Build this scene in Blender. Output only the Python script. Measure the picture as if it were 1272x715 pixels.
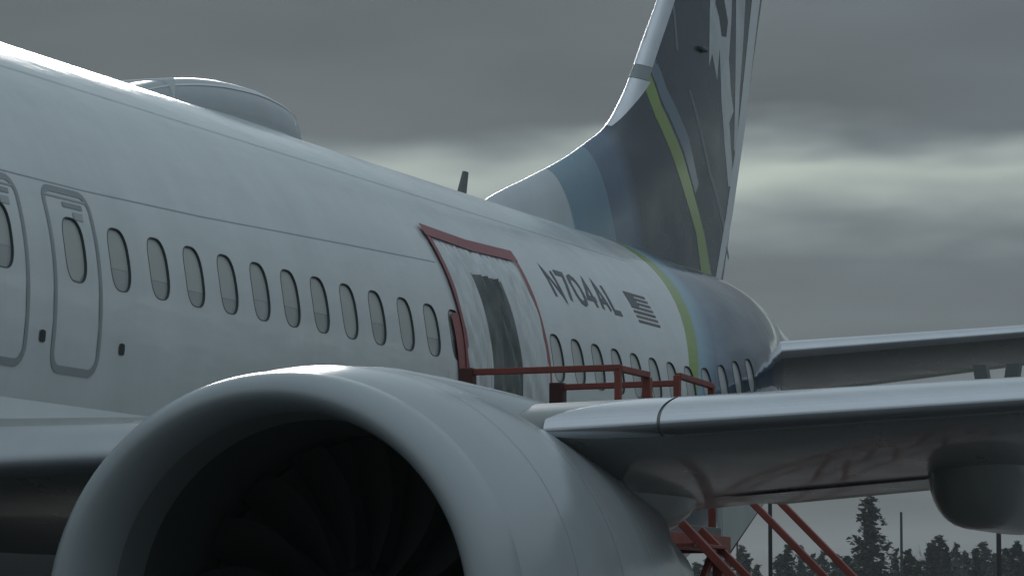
import bpy, bmesh, math, random
import numpy as np
from mathutils import Vector, Matrix
from mathutils.geometry import tessellate_polygon
random.seed(7)
R_ = math.radians
scn = bpy.context.scene
for o in list(bpy.data.objects): bpy.data.objects.remove(o)
C = scn.collection

# ------------------------------------------------------------------ camera
# X = aft along the aircraft, -Y = port side, Z up, ground z = 0
CAM = Vector((-19.607, -11.443, 1.534))
F = Vector((0.937657, 0.334284, 0.095149)).normalized()
RT = F.cross(Vector((0, 0, 1))).normalized(); UP = RT.cross(F)
cd = bpy.data.cameras.new('camera'); cam = bpy.data.objects.new('camera', cd); C.objects.link(cam)
cam.matrix_world = Matrix(((RT.x, UP.x, -F.x, CAM.x), (RT.y, UP.y, -F.y, CAM.y), (RT.z, UP.z, -F.z, CAM.z), (0, 0, 0, 1)))
FPX = 4728.47
cd.sensor_fit = 'HORIZONTAL'; cd.sensor_width = 36; cd.lens = FPX * 36 / 1272
cd.clip_start = 0.5; cd.clip_end = 6000
scn.camera = cam

# ------------------------------------------------------------------ world, sun, exposure
SUN_AZ = R_(26.5)     # from +X (aft) towards +Y (starboard): a low winter sun veiled by cloud behind the aircraft
SUN_EL = R_(17.5)
w = bpy.data.worlds.new('World'); scn.world = w; w.use_nodes = True
nt = w.node_tree; nt.nodes.clear()
def N(t, **k):
    n = nt.nodes.new(t)
    for a, b in k.items(): setattr(n, a, b)
    return n
def MATH(op, a, b=None, c=None, clamp=False):
    if op == 'SMOOTHSTEP_':
        n = N('ShaderNodeMapRange', interpolation_type='SMOOTHSTEP'); nt.links.new(a, n.inputs[0]); n.inputs[1].default_value = b; n.inputs[2].default_value = c
        return n.outputs[0]
    n = N('ShaderNodeMath', operation=op); n.use_clamp = clamp
    for i, v in enumerate((a, b, c)):
        if v is None: continue
        if isinstance(v, (int, float)): n.inputs[i].default_value = v
        else: nt.links.new(v, n.inputs[i])
    return n.outputs[0]
out = N('ShaderNodeOutputWorld'); bg = N('ShaderNodeBackground')
sky = N('ShaderNodeTexSky', sky_type='NISHITA'); sky.sun_disc = False
sky.sun_elevation = SUN_EL; sky.sun_rotation = math.pi / 2 - SUN_AZ
sky.air_density = 1; sky.dust_density = 1
tc = N('ShaderNodeTexCoord'); sep = N('ShaderNodeSeparateXYZ'); nt.links.new(tc.outputs['Generated'], sep.inputs[0])
el = MATH('MAXIMUM', sep.outputs[2], 0.0)
# stretched cloud layers: project the direction on a flat layer
inv = MATH('DIVIDE', 1.0, MATH('ADD', el, 0.045))
cx = MATH('MULTIPLY', sep.outputs[0], inv); cy = MATH('MULTIPLY', sep.outputs[1], inv)
comb = N('ShaderNodeCombineXYZ'); nt.links.new(cx, comb.inputs[0]); nt.links.new(cy, comb.inputs[1])
nz = N('ShaderNodeTexNoise'); nz.inputs['Scale'].default_value = 0.42; nz.inputs['Detail'].default_value = 5; nz.inputs['Roughness'].default_value = 0.52
nz.inputs['Distortion'].default_value = 0.35
nt.links.new(comb.outputs[0], nz.inputs['Vector'])
# soft puffs in direction space
mp = N('ShaderNodeMapping'); mp.inputs['Scale'].default_value = (9, 9, 34); nt.links.new(tc.outputs['Generated'], mp.inputs[0])
nz2 = N('ShaderNodeTexNoise'); nz2.inputs['Scale'].default_value = 1.0; nz2.inputs['Detail'].default_value = 3.5; nz2.inputs['Roughness'].default_value = 0.55
nt.links.new(mp.outputs[0], nz2.inputs['Vector'])
mp3 = N('ShaderNodeMapping'); mp3.inputs['Scale'].default_value = (7, 7, 22); mp3.inputs['Location'].default_value = (1.3, 0.4, 2.1); nt.links.new(tc.outputs['Generated'], mp3.inputs[0])
nz3 = N('ShaderNodeTexNoise'); nz3.inputs['Scale'].default_value = 1.6; nz3.inputs['Detail'].default_value = 4; nt.links.new(mp3.outputs[0], nz3.inputs['Vector'])
# layer brightness: overcast dome (brighter overhead) * clouds, a paler break between two cloud decks low over the horizon
dome = MATH('MULTIPLY_ADD', MATH('SMOOTHSTEP_', el, 0.15, 0.5), 1.55, 0.88)
c1 = MATH('MULTIPLY_ADD', MATH('SUBTRACT', nz.outputs[0], 0.5), 1.3, 1.0)
c2 = MATH('MULTIPLY_ADD', MATH('SUBTRACT', nz2.outputs[0], 0.5), 0.6, 1.0)
h = MATH('ADD', el, MATH('MULTIPLY', MATH('SUBTRACT', nz2.outputs[0], 0.5), 0.034))
h = MATH('ADD', h, MATH('MULTIPLY', MATH('SUBTRACT', nz.outputs[0], 0.5), 0.022))
band = MATH('MULTIPLY', MATH('SMOOTHSTEP_', h, 0.104, 0.128), MATH('SUBTRACT', 1.0, MATH('SMOOTHSTEP_', h, 0.127, 0.139)))
band = MATH('MULTIPLY', band, MATH('MULTIPLY_ADD', nz3.outputs[0], 1.3, 0.3))
low = MATH('SUBTRACT', 1.0, MATH('MULTIPLY', el, 10.0), clamp=True)
# the veiled sun: glow through the cloud around its direction, hidden low down by the dark deck
dt = N('ShaderNodeVectorMath', operation='DOT_PRODUCT'); nt.links.new(tc.outputs['Generated'], dt.inputs[0])
dt.inputs[1].default_value = (math.cos(SUN_EL) * math.cos(SUN_AZ), math.cos(SUN_EL) * math.sin(SUN_AZ), math.sin(SUN_EL))
glow = MATH('POWER', MATH('MAXIMUM', dt.outputs['Value'], 0.0), 55.0)
glow = MATH('MULTIPLY', glow, MATH('SMOOTHSTEP_', MATH('ADD', h, MATH('MULTIPLY', MATH('SUBTRACT', nz.outputs[0], 0.5), 0.10)), 0.19, 0.29))
bri = MATH('MULTIPLY', MATH('MULTIPLY', dome, c1), c2)
bri = MATH('ADD', bri, MATH('MULTIPLY', band, 1.75))
bri = MATH('ADD', bri, MATH('MULTIPLY', low, 0.22))
bri = MATH('ADD', bri, MATH('MULTIPLY', MATH('MULTIPLY', glow, c1), 3.2))
rgb = N('ShaderNodeMix', data_type='RGBA', blend_type='MIX')
rgb.inputs[6].default_value = (0.137, 0.167, 0.186, 1); rgb.inputs[7].default_value = (0.180, 0.207, 0.190, 1)
nt.links.new(MATH('MINIMUM', band, 1.0), rgb.inputs[0])
vm = N('ShaderNodeVectorMath', operation='SCALE'); nt.links.new(rgb.outputs[2], vm.inputs[0]); nt.links.new(bri, vm.inputs['Scale'])
sk = N('ShaderNodeVectorMath', operation='SCALE'); nt.links.new(sky.outputs[0], sk.inputs[0]); sk.inputs['Scale'].default_value = 0.0008
ad = N('ShaderNodeVectorMath', operation='ADD'); nt.links.new(vm.outputs[0], ad.inputs[0]); nt.links.new(sk.outputs[0], ad.inputs[1])
nt.links.new(ad.outputs[0], bg.inputs[0]); bg.inputs[1].default_value = 1.0
nt.links.new(bg.outputs[0], out.inputs[0])
sl = bpy.data.lights.new('sun', 'SUN'); sl.energy = 0.5; sl.angle = R_(10); sl.color = (1, 0.97, 0.93)
so = bpy.data.objects.new('sun', sl); C.objects.link(so)
sd = Vector((math.cos(SUN_EL) * math.cos(SUN_AZ), math.cos(SUN_EL) * math.sin(SUN_AZ), math.sin(SUN_EL)))
so.rotation_euler = sd.to_track_quat('Z', 'Y').to_euler(); so.location = (0, 0, 40)
vs = scn.view_settings; vs.view_transform = 'Standard'; vs.look = 'None'; vs.exposure = 0.0; vs.gamma = 1.0; vs.use_curve_mapping = False
scn.render.engine = 'CYCLES'

# ------------------------------------------------------------------ materials
MATS = {}
def mat(name, col, rough=0.5, metal=0.0, coat=0.0, var=0.0, vscale=3.0, bump=0.0, bscale=20.0, alpha=1.0, spec=0.5, stretch=(1, 1, 1), rvar=0.0):
    m = bpy.data.materials.new(name); m.use_nodes = True; MATS[name] = m
    t = m.node_tree; b = t.nodes['Principled BSDF']
    b.inputs['Base Color'].default_value = (*col, 1); b.inputs['Roughness'].default_value = rough
    b.inputs['Metallic'].default_value = metal; b.inputs['Coat Weight'].default_value = coat
    b.inputs['Coat Roughness'].default_value = 0.08; b.inputs['Alpha'].default_value = alpha
    b.inputs['Specular IOR Level'].default_value = spec
    if var or bump or rvar:
        co = t.nodes.new('ShaderNodeTexCoord'); mp = t.nodes.new('ShaderNodeMapping'); mp.inputs['Scale'].default_value = stretch
        t.links.new(co.outputs['Object'], mp.inputs[0])
    if var or rvar:
        n = t.nodes.new('ShaderNodeTexNoise'); n.inputs['Scale'].default_value = vscale; n.inputs['Detail'].default_value = 6
        n.inputs['Roughness'].default_value = 0.6
        t.links.new(mp.outputs[0], n.inputs['Vector'])
    if var:
        r = t.nodes.new('ShaderNodeMapRange'); r.inputs[1].default_value = 0.3; r.inputs[2].default_value = 0.7
        r.inputs[3].default_value = 1 - var; r.inputs[4].default_value = 1 + var * 0.5
        t.links.new(n.outputs[0], r.inputs[0])
        s = t.nodes.new('ShaderNodeVectorMath'); s.operation = 'SCALE'; s.inputs[0].default_value = col
        t.links.new(r.outputs[0], s.inputs['Scale']); t.links.new(s.outputs[0], b.inputs['Base Color'])
    if rvar:
        r = t.nodes.new('ShaderNodeMapRange'); r.inputs[1].default_value = 0.3; r.inputs[2].default_value = 0.7
        r.inputs[3].default_value = max(rough - rvar, 0.03); r.inputs[4].default_value = rough + rvar
        t.links.new(n.outputs[0], r.inputs[0]); t.links.new(r.outputs[0], b.inputs['Roughness'])
    if bump:
        n2 = t.nodes.new('ShaderNodeTexNoise'); n2.inputs['Scale'].default_value = bscale; n2.inputs['Detail'].default_value = 4
        t.links.new(mp.outputs[0], n2.inputs['Vector'])
        bp = t.nodes.new('ShaderNodeBump'); bp.inputs['Strength'].default_value = bump; bp.inputs['Distance'].default_value = 0.02
        t.links.new(n2.outputs[0], bp.inputs['Height']); t.links.new(bp.outputs[0], b.inputs['Normal'])
    return m
WHITE = (0.73, 0.765, 0.77)
mat('white_paint', WHITE, 0.17, spec=0.5, var=0.06, vscale=0.7, bump=0.02, bscale=1.3, rvar=0.06)
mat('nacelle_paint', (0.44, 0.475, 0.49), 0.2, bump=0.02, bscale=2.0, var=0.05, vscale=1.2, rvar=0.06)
mat('bare_metal', (0.72, 0.74, 0.78), 0.20, metal=1.0, var=0.07, vscale=2.5, rvar=0.06, stretch=(3, 1, 3))
mat('lip_metal', (0.50, 0.52, 0.54), 0.42, metal=0.75, var=0.06, vscale=4)
mat('wing_grey', (0.27, 0.285, 0.28), 0.33, coat=0.35, var=0.16, vscale=1.6, rvar=0.10, stretch=(0.6, 2, 1))
mat('fairing_grey', (0.42, 0.44, 0.43), 0.16, var=0.12, vscale=2.0, rvar=0.05)
mat('wing_top', (0.42, 0.44, 0.45), 0.35, coat=0.3, var=0.08)
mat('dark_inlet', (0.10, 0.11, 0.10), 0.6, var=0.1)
mat('shade_step_grey', (0.24, 0.26, 0.26), 0.5)  # half-tone for the painted shade step inside the inlet
mat('fan_metal', (0.045, 0.048, 0.045), 0.5)
mat('edge_metal', (0.75, 0.76, 0.74), 0.5)
mat('core_metal', (0.20, 0.19, 0.17), 0.4, metal=0.9)
mat('outline_grey', (0.34, 0.375, 0.39), 0.45, var=0.08)
mat('seam', (0.48, 0.515, 0.53), 0.6)
mat('pale_line', (0.80, 0.83, 0.84), 0.4)
mat('rim_dark', (0.07, 0.085, 0.09), 0.5)
mat('print_dark', (0.075, 0.085, 0.10), 0.4)
mat('flag_stripe', (0.17, 0.11, 0.13), 0.4)
mat('port_black', (0.03, 0.035, 0.04), 0.5)
mat('antenna_dark', (0.14, 0.15, 0.15), 0.5)
mat('dome_grey', (0.50, 0.53, 0.55), 0.35, coat=0.3, var=0.06)
mat('lime', (0.24, 0.36, 0.04), 0.3, coat=0.5)
mat('fin_blue', (0.10, 0.16, 0.23), 0.3, coat=0.5)
mat('emblem_pale', (0.64, 0.68, 0.70), 0.3, var=0.2, vscale=2.5)
mat('emblem_line', (0.16, 0.19, 0.22), 0.3)
mat('emblem_dark', (0.05, 0.06, 0.075), 0.4)
mat('tape_red', (0.33, 0.085, 0.09), 0.45, var=0.15, vscale=4, bump=0.05)
mat('sheet_white', (0.68, 0.715, 0.72), 0.16, bump=0.55, bscale=7, var=0.14, vscale=3.5, stretch=(1, 1, 0.4))
mat('stand_red', (0.27, 0.062, 0.045), 0.5, var=0.22, vscale=5)
mat('stand_dark', (0.085, 0.022, 0.02), 0.55, var=0.2)
mat('panel_grey', (0.45, 0.49, 0.48), 0.5, var=0.18, vscale=2.0)
mat('grating', (0.15, 0.15, 0.15), 0.6)
mat('rubber', (0.022, 0.022, 0.024), 0.7)
mat('gear_grey', (0.45, 0.46, 0.47), 0.4)
mat('cabin_grey', (0.17, 0.18, 0.175), 0.8, var=0.2)
mat('insulation', (0.20, 0.22, 0.21), 0.7, var=0.4, vscale=5)
mat('concrete', (0.10, 0.10, 0.098), 0.7, var=0.15, vscale=0.3)
mat('joint', (0.05, 0.05, 0.05), 0.8)
mat('grass_field', (0.05, 0.065, 0.03), 0.9, var=0.3, vscale=0.05)
mat('bark', (0.045, 0.04, 0.035), 0.9, var=0.2)
mat('needles', (0.045, 0.06, 0.045), 0.8, var=0.3, vscale=0.6)
mat('needles_dark', (0.04, 0.052, 0.04), 0.8, var=0.3, vscale=0.6)
mat('twigs', (0.10, 0.095, 0.085), 0.9)
mat('pole_dark', (0.03, 0.03, 0.03), 0.7)
# pane: acrylic over a pulled blind
mat('blind', (0.53, 0.545, 0.52), 0.3, var=0.10, vscale=1.2)
mat('pane', (0.46, 0.48, 0.47), 0.15, var=0.12, vscale=1.5)
# clear film
def film():
    m = bpy.data.materials.new('clear_film'); m.use_nodes = True; MATS['clear_film'] = m
    t = m.node_tree; b = t.nodes['Principled BSDF']; o = t.nodes['Material Output']
    b.inputs['Base Color'].default_value = (0.42, 0.46, 0.45, 1); b.inputs['Roughness'].default_value = 0.22
    tr = t.nodes.new('ShaderNodeBsdfTransparent'); mx = t.nodes.new('ShaderNodeMixShader')
    co = t.nodes.new('ShaderNodeTexCoord'); n = t.nodes.new('ShaderNodeTexNoise'); n.inputs['Scale'].default_value = 3.2; n.inputs['Detail'].default_value = 5
    t.links.new(co.outputs['Object'], n.inputs['Vector'])
    r = t.nodes.new('ShaderNodeMapRange'); r.inputs[1].default_value = 0.35; r.inputs[2].default_value = 0.7; r.inputs[3].default_value = 0.26; r.inputs[4].default_value = 0.46
    t.links.new(n.outputs[0], r.inputs[0]); t.links.new(r.outputs[0], mx.inputs[0])
    t.links.new(tr.outputs[0], mx.inputs[1]); t.links.new(b.outputs[0], mx.inputs[2]); t.links.new(mx.outputs[0], o.inputs[0])
film()
# livery: bands along u = X + k*z (object space = world space), sharp painted edges
def livery(name, k, steps, base, rough=0.17, coat=0.0, spec=0.5, tailgloss=0.4, wav=0.30):
    m = mat(name, base, rough, coat=coat, spec=spec); t = m.node_tree; b = t.nodes['Principled BSDF']; b.inputs['Coat Roughness'].default_value = 0.06
    co = t.nodes.new('ShaderNodeTexCoord'); s = t.nodes.new('ShaderNodeSeparateXYZ'); t.links.new(co.outputs['Object'], s.inputs[0])
    n = t.nodes.new('ShaderNodeTexNoise'); n.inputs['Scale'].default_value = 0.9; n.inputs['Detail'].default_value = 3
    t.links.new(co.outputs['Object'], n.inputs['Vector'])
    def mm(op, a, b_):
        q = t.nodes.new('ShaderNodeMath'); q.operation = op
        for i, v in enumerate((a, b_)):
            if isinstance(v, (int, float)): q.inputs[i].default_value = v
            else: t.links.new(v, q.inputs[i])
        return q.outputs[0]
    u = mm('ADD', s.outputs[0], mm('MULTIPLY', s.outputs[2], k))
    prev = None
    for (u0, col, soft) in steps:
        mx = t.nodes.new('ShaderNodeMix'); mx.data_type = 'RGBA'
        mr = t.nodes.new('ShaderNodeMapRange'); mr.inputs[1].default_value = u0; mr.inputs[2].default_value = u0 + soft; t.links.new(u, mr.inputs[0])
        t.links.new(mr.outputs[0], mx.inputs[0])
        if prev is None: mx.inputs[6].default_value = (*base, 1)
        else: t.links.new(prev, mx.inputs[6])
        mx.inputs[7].default_value = (*col, 1); prev = mx.outputs[2]
    mo = t.nodes.new('ShaderNodeTexNoise'); mo.inputs['Scale'].default_value = 1.0; mo.inputs['Detail'].default_value = 7; mo.inputs['Roughness'].default_value = 0.65
    mpp = t.nodes.new('ShaderNodeMapping'); mpp.inputs['Scale'].default_value = (1.6, 1.0, 0.55); t.links.new(co.outputs['Object'], mpp.inputs[0]); t.links.new(mpp.outputs[0], mo.inputs['Vector'])
    mq = t.nodes.new('ShaderNodeMapRange'); mq.inputs[1].default_value = 0.3; mq.inputs[2].default_value = 0.7; mq.inputs[3].default_value = 0.91; mq.inputs[4].default_value = 1.04
    t.links.new(mo.outputs[0], mq.inputs[0]); sc = t.nodes.new('ShaderNodeVectorMath'); sc.operation = 'SCALE'; t.links.new(prev, sc.inputs[0]); t.links.new(mq.outputs[0], sc.inputs['Scale'])
    t.links.new(sc.outputs[0], b.inputs['Base Color'])
    mp = t.nodes.new('ShaderNodeMapping'); mp.inputs['Scale'].default_value = (0.7, 2.2, 2.2); t.links.new(co.outputs['Object'], mp.inputs[0])
    n2 = t.nodes.new('ShaderNodeTexNoise'); n2.inputs['Scale'].default_value = 1.1; n2.inputs['Detail'].default_value = 3; t.links.new(mp.outputs[0], n2.inputs['Vector'])
    bp = t.nodes.new('ShaderNodeBump'); bp.inputs['Strength'].default_value = wav; bp.inputs['Distance'].default_value = 0.05
    t.links.new(n2.outputs[0], bp.inputs['Height']); t.links.new(bp.outputs[0], b.inputs['Normal'])
    rm = t.nodes.new('ShaderNodeMapRange'); rm.inputs[1].default_value = 0.35; rm.inputs[2].default_value = 0.65; rm.inputs[3].default_value = rough * .75; rm.inputs[4].default_value = rough * 1.4
    t.links.new(n.outputs[0], rm.inputs[0])
    gl = t.nodes.new('ShaderNodeMapRange'); gl.inputs[1].default_value = steps[-2][0]; gl.inputs[2].default_value = steps[-1][0] + 0.5; gl.inputs[3].default_value = 1.0; gl.inputs[4].default_value = tailgloss
    t.links.new(u, gl.inputs[0]); t.links.new(mm('MULTIPLY', rm.outputs[0], gl.outputs[0]), b.inputs['Roughness'])
    return m
NAVY = (0.022, 0.048, 0.092)
livery('fuselage_livery', -0.8, [(12.20 - 0.8 * 4.3, (0.24, 0.36, 0.05), 0.02), (12.48 - 0.8 * 4.3, (0.24, 0.42, 0.52), 0.02), (12.62 - 0.8 * 4.3, (0.10, 0.17, 0.26), 0.35), (13.1 - 0.8 * 4.3, NAVY, 0.6)], WHITE)
livery('fin_livery', 0.55, [(13.42 + 0.55 * 5.9, (0.19, 0.32, 0.41), 0.03), (14.55 + 0.55 * 6.1, (0.11, 0.17, 0.26), 0.03), (15.2 + 0.55 * 6.1, (0.042, 0.060, 0.085), 0.4)], (0.60, 0.64, 0.68), 0.22, 0.0, 0.5, 1.0, 0.07)

# ------------------------------------------------------------------ mesh helpers
def link(name, me, m, parent=None, smooth=True):
    o = bpy.data.objects.new(name, me); C.objects.link(o)
    if m:
        for q in ([m] if isinstance(m, str) else m): me.materials.append(MATS[q])
    if parent: o.parent = parent
    if smooth: me.shade_smooth()
    return o
def mesh(name, V, Fc, m, parent=None, smooth=True, normals=None, sharp=None):
    me = bpy.data.meshes.new(name); me.from_pydata([tuple(v) for v in V], [], Fc); me.validate(); me.update()
    o = link(name, me, m, parent, smooth)
    if normals is not None: me.normals_split_custom_set_from_vertices([tuple(n) for n in normals])
    elif sharp is not None: me.set_sharp_from_angle(angle=R_(sharp))
    return o
def thing(name, label, cat, loc=(0, 0, 0), group=None):
    o = bpy.data.objects.new(name, None); C.objects.link(o); o.location = loc; o.empty_display_size = 0.3
    o['label'] = label; o['category'] = cat
    if group: o['group'] = group
    return o
def tag(o, label, cat, group=None):
    o['label'] = label; o['category'] = cat
    if group: o['group'] = group
    return o
def at(o, p):   # keep world placement while parented to an Empty at p
    return o
def grid_faces(nu, nv, cu=False, cv=False, flip=False):
    f = []
    for i in range(nu if cu else nu - 1):
        for j in range(nv if cv else nv - 1):
            a = i * nv + j; b = ((i + 1) % nu) * nv + j; c = ((i + 1) % nu) * nv + (j + 1) % nv; d = i * nv + (j + 1) % nv
            f.append((a, d, c, b) if flip else (a, b, c, d))
    return f
def box_v(c, s, M=None):
    V = []
    for x in (-1, 1):
        for y in (-1, 1):
            for z in (-1, 1):
                v = Vector((x * s[0] / 2, y * s[1] / 2, z * s[2] / 2))
                if M: v = M @ v
                V.append(v + Vector(c))
    return V, [(0, 1, 3, 2), (4, 6, 7, 5), (0, 4, 5, 1), (2, 3, 7, 6), (0, 2, 6, 4), (1, 5, 7, 3)]
def bevel_obj(o, wd, seg=2):
    md = o.modifiers.new('bevel', 'BEVEL'); md.width = wd; md.segments = seg; md.limit_method = 'ANGLE'
def box(name, c, s, m, parent, bev=0.004):
    V, f = box_v(c, s); o = mesh(name, V, f, m, parent, smooth=False)
    if bev: bevel_obj(o, bev)
    return o
def bar(name, a, b, wd, m, parent, ht=None, bev=0.006, upv=(0, 0, 1)):
    a = Vector(a); b = Vector(b); d = (b - a); L = d.length; d.normalize()
    u = Vector(upv)
    if abs(d.dot(u)) > 0.98: u = Vector((1, 0, 0))
    s = d.cross(u).normalized(); t = s.cross(d)
    M = Matrix((d, s, t)).transposed()
    V, f = box_v((a + b) / 2, (L, wd, ht or wd), M); o = mesh(name, V, f, m, parent, smooth=False); bevel_obj(o, bev); return o
def tube(name, a, b, r0, r1, m, parent, n=16, caps=True):
    a = Vector(a); b = Vector(b); d = (b - a).normalized(); u = Vector((0, 0, 1)) if abs(d.z) < 0.9 else Vector((1, 0, 0))
    s = d.cross(u).normalized(); t = s.cross(d)
    V = []
    for (p, r) in ((a, r0), (b, r1)):
        for i in range(n):
            g = 2 * math.pi * i / n; V.append(p + s * math.cos(g) * r + t * math.sin(g) * r)
    f = [(i, (i + 1) % n, n + (i + 1) % n, n + i) for i in range(n)]
    if caps: f += [tuple(reversed(range(n))), tuple(range(n, 2 * n))]
    return mesh(name, V, f, m, parent, sharp=40)
def interp(tab, x):
    xs = [q[0] for q in tab]
    if x <= xs[0]: return tab[0][1]
    if x >= xs[-1]: return tab[-1][1]
    # monotone cubic (Fritsch-Carlson style slopes)
    for i in range(len(tab) - 1):
        if xs[i] <= x <= xs[i + 1]:
            def slope(j):
                if j == 0 or j == len(tab) - 1: return 0 if tab[min(j, len(tab)-2)][1] == tab[min(j, len(tab)-2) + 1][1] else (tab[min(j, len(tab)-2) + 1][1] - tab[min(j, len(tab)-2)][1]) / (xs[min(j, len(tab)-2) + 1] - xs[min(j, len(tab)-2)])
                d0 = (tab[j][1] - tab[j - 1][1]) / (xs[j] - xs[j - 1]); d1 = (tab[j + 1][1] - tab[j][1]) / (xs[j + 1] - xs[j])
                return 0 if d0 * d1 <= 0 else 2 * d0 * d1 / (d0 + d1)
            hh = xs[i + 1] - xs[i]; t = (x - xs[i]) / hh; m0 = slope(i) * hh; m1 = slope(i + 1) * hh
            return (2*t**3 - 3*t*t + 1) * tab[i][1] + (t**3 - 2*t*t + t) * m0 + (-2*t**3 + 3*t*t) * tab[i + 1][1] + (t**3 - t*t) * m1

# ------------------------------------------------------------------ ground
def plane(name, x0, x1, y0, y1, z, m):
    o = mesh(name, [(x0, y0, z), (x1, y0, z), (x1, y1, z), (x0, y1, z)], [(0, 1, 2, 3)], m, smooth=False); o['kind'] = 'structure'; return o
plane('ground', -3000, 3000, -3000, 3000, -0.004, 'grass_field')
apron = plane('apron', -120, 110, -110, 110, 0.0, 'concrete')
# ------------------------------------------------------------------ airplane
RF, ZC = 1.88, 3.52
plane_root = thing('airplane', 'white passenger jet with dark blue tail and a taped-over doorway', 'airplane', (0, 0, 0))
HW = [(-20.6, .02), (-20.3, .38), (-19.6, .82), (-18.5, 1.22), (-17, 1.58), (-15.2, 1.82), (-13.5, 1.88), (12.6, 1.88), (14, 1.83), (15, 1.71), (16, 1.51), (17, 1.27), (18, 0.99), (19, 0.71), (20, 0.47), (21, 0.30), (22, 0.16), (22.6, 0.05)]
TOP = [(-20.6, 2.55), (-20.3, 2.85), (-19.6, 3.2), (-18.5, 3.75), (-17.3, 4.55), (-15.5, 5.2), (-13.5, 5.4), (17, 5.4), (18.5, 5.38), (19.5, 5.33), (20.2, 5.26), (21, 5.12), (21.7, 4.95), (22.6, 4.72)]
BOT = [(-20.6, 2.5), (-20.3, 2.2), (-19.6, 1.95), (-18.5, 1.68), (-17, 1.48), (-15, 1.39), (10, 1.39), (12, 1.52), (14, 1.98), (16, 2.62), (18, 3.3), (20, 3.98), (22, 4.5), (22.6, 4.62)]
ZW = [(-20.6, 2.52), (-19, 2.9), (-17, 3.3), (-15, 3.52), (12, 3.52), (13.5, 3.74), (15, 3.98), (17, 4.33), (18.4, 4.54), (20, 4.66), (22.6, 4.68)]
def fus(X, th, off=0.0):
    hw, tp, bt, zw = interp(HW, X), interp(TOP, X), interp(BOT, X), interp(ZW, X)
    s, c = math.sin(th), math.cos(th)
    hv = (tp - zw) if s >= 0 else (zw - bt)
    n = Vector((0, -c / max(hw, .01), s / max(hv, .01))).normalized()
    return Vector((X, -hw * c, zw + hv * s)) + n * off
def fus_n(X, th):
    e = 1e-3
    a = fus(X + e, th) - fus(X - e, th); b = fus(X, th + e) - fus(X, th - e)
    n = a.cross(b)
    if n.length < 1e-12: return Vector((1, 0, 0))
    n.normalize()
    if n.y * -math.cos(th) + n.z * math.sin(th) < 0: n = -n
    return n
WIN_S = 0.295; WW, WH = 0.272, 0.382
def winx():
    xs = [0.457, 1.0, 1.513, 2.02, 2.527, 3.022, 3.52, 4.028, 4.545, 5.085, 5.60, 6.10]
    aft = [7.84 + 0.508 * i for i in range(13)]
    fwd = [-1.56 - 0.508 * i for i in range(7)]
    return fwd[::-1] + [-1.045, -0.131] + xs + aft
WX = winx()
B0, B1, NB = 0.055, 0.535, 6
OP = (6.78, 7.47, -0.62, 0.85)     # the open doorway: X0, X1, s0, s1
edges = {}
for i, x in enumerate(WX):
    a = 0.254 if i == 0 else min(0.254, (x - WX[i - 1]) / 2); b = 0.254 if i == len(WX) - 1 else min(0.254, (WX[i + 1] - x) / 2)
    edges[i] = (round(x - a, 4), round(x + b, 4))
cols = set()
for a, b in edges.values(): cols |= {a, b}
cols |= {OP[0], OP[1], 6.5, 7.54}
cols = sorted(cols)
# merge near duplicates
mc = [cols[0]]
for c in cols[1:]:
    if c - mc[-1] > 0.012: mc.append(c)
    elif c in OP[:2]: mc[-1] = c
def snap(v): return min(mc, key=lambda q: abs(q - v))
edges = {i: (snap(a), snap(b)) for i, (a, b) in edges.items()}
fwdc = [-20.6, -20.5, -20.3, -20, -19.6, -19.1, -18.5, -17.8, -17, -16.2, -15.4, -14.5, -13.5, -12, -10, -8, -6.5]
fwdc = [q for q in fwdc if q < mc[0] - 0.1]
aftc = [q for q in list(np.arange(14.4, 22.5, 0.3)) + [22.6] if q > mc[-1] + 0.05]
mc = fwdc + mc + [float(q) for q in aftc]
PI = math.pi
rows = list(np.linspace(-RF * PI / 2, OP[2], 14)[:-1]) + list(np.linspace(OP[2], B0, 5)[:-1]) + list(np.linspace(B0, B1, NB + 1)) + [0.64, 0.745] + list(np.linspace(OP[3], RF * PI / 2, 16))
rows += list(np.linspace(RF * PI / 2, RF * PI * 1.5, 44))[1:-1]
nr = len(rows); th_ = [r / RF for r in rows]
V = []; NR = []
for X in mc:
    for t in th_: V.append(fus(X, t)); NR.append(fus_n(X, t))
rb0 = min(range(nr), key=lambda j: abs(rows[j] - B0)); rb1 = rb0 + NB
ro0 = min(range(nr), key=lambda j: abs(rows[j] - OP[2])); ro1 = min(range(nr), key=lambda j: abs(rows[j] - OP[3]))
co0, co1 = mc.index(snap(OP[0])) if snap(OP[0]) in mc else None, None
co0 = min(range(len(mc)), key=lambda i: abs(mc[i] - OP[0])); co1 = min(range(len(mc)), key=lambda i: abs(mc[i] - OP[1]))
skip = set()
Fc = []
def outline(xc, sc, wd, ht, n=32, p=3.0):
    o = []
    for i in range(n):
        g = 2 * PI * i / n; c, s = math.cos(g), math.sin(g)
        o.append((xc + wd / 2 * math.copysign(abs(c) ** (2 / p), c), sc + ht / 2 * math.copysign(abs(s) ** (2 / p), s)))
    return o
wincol = {}
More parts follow.
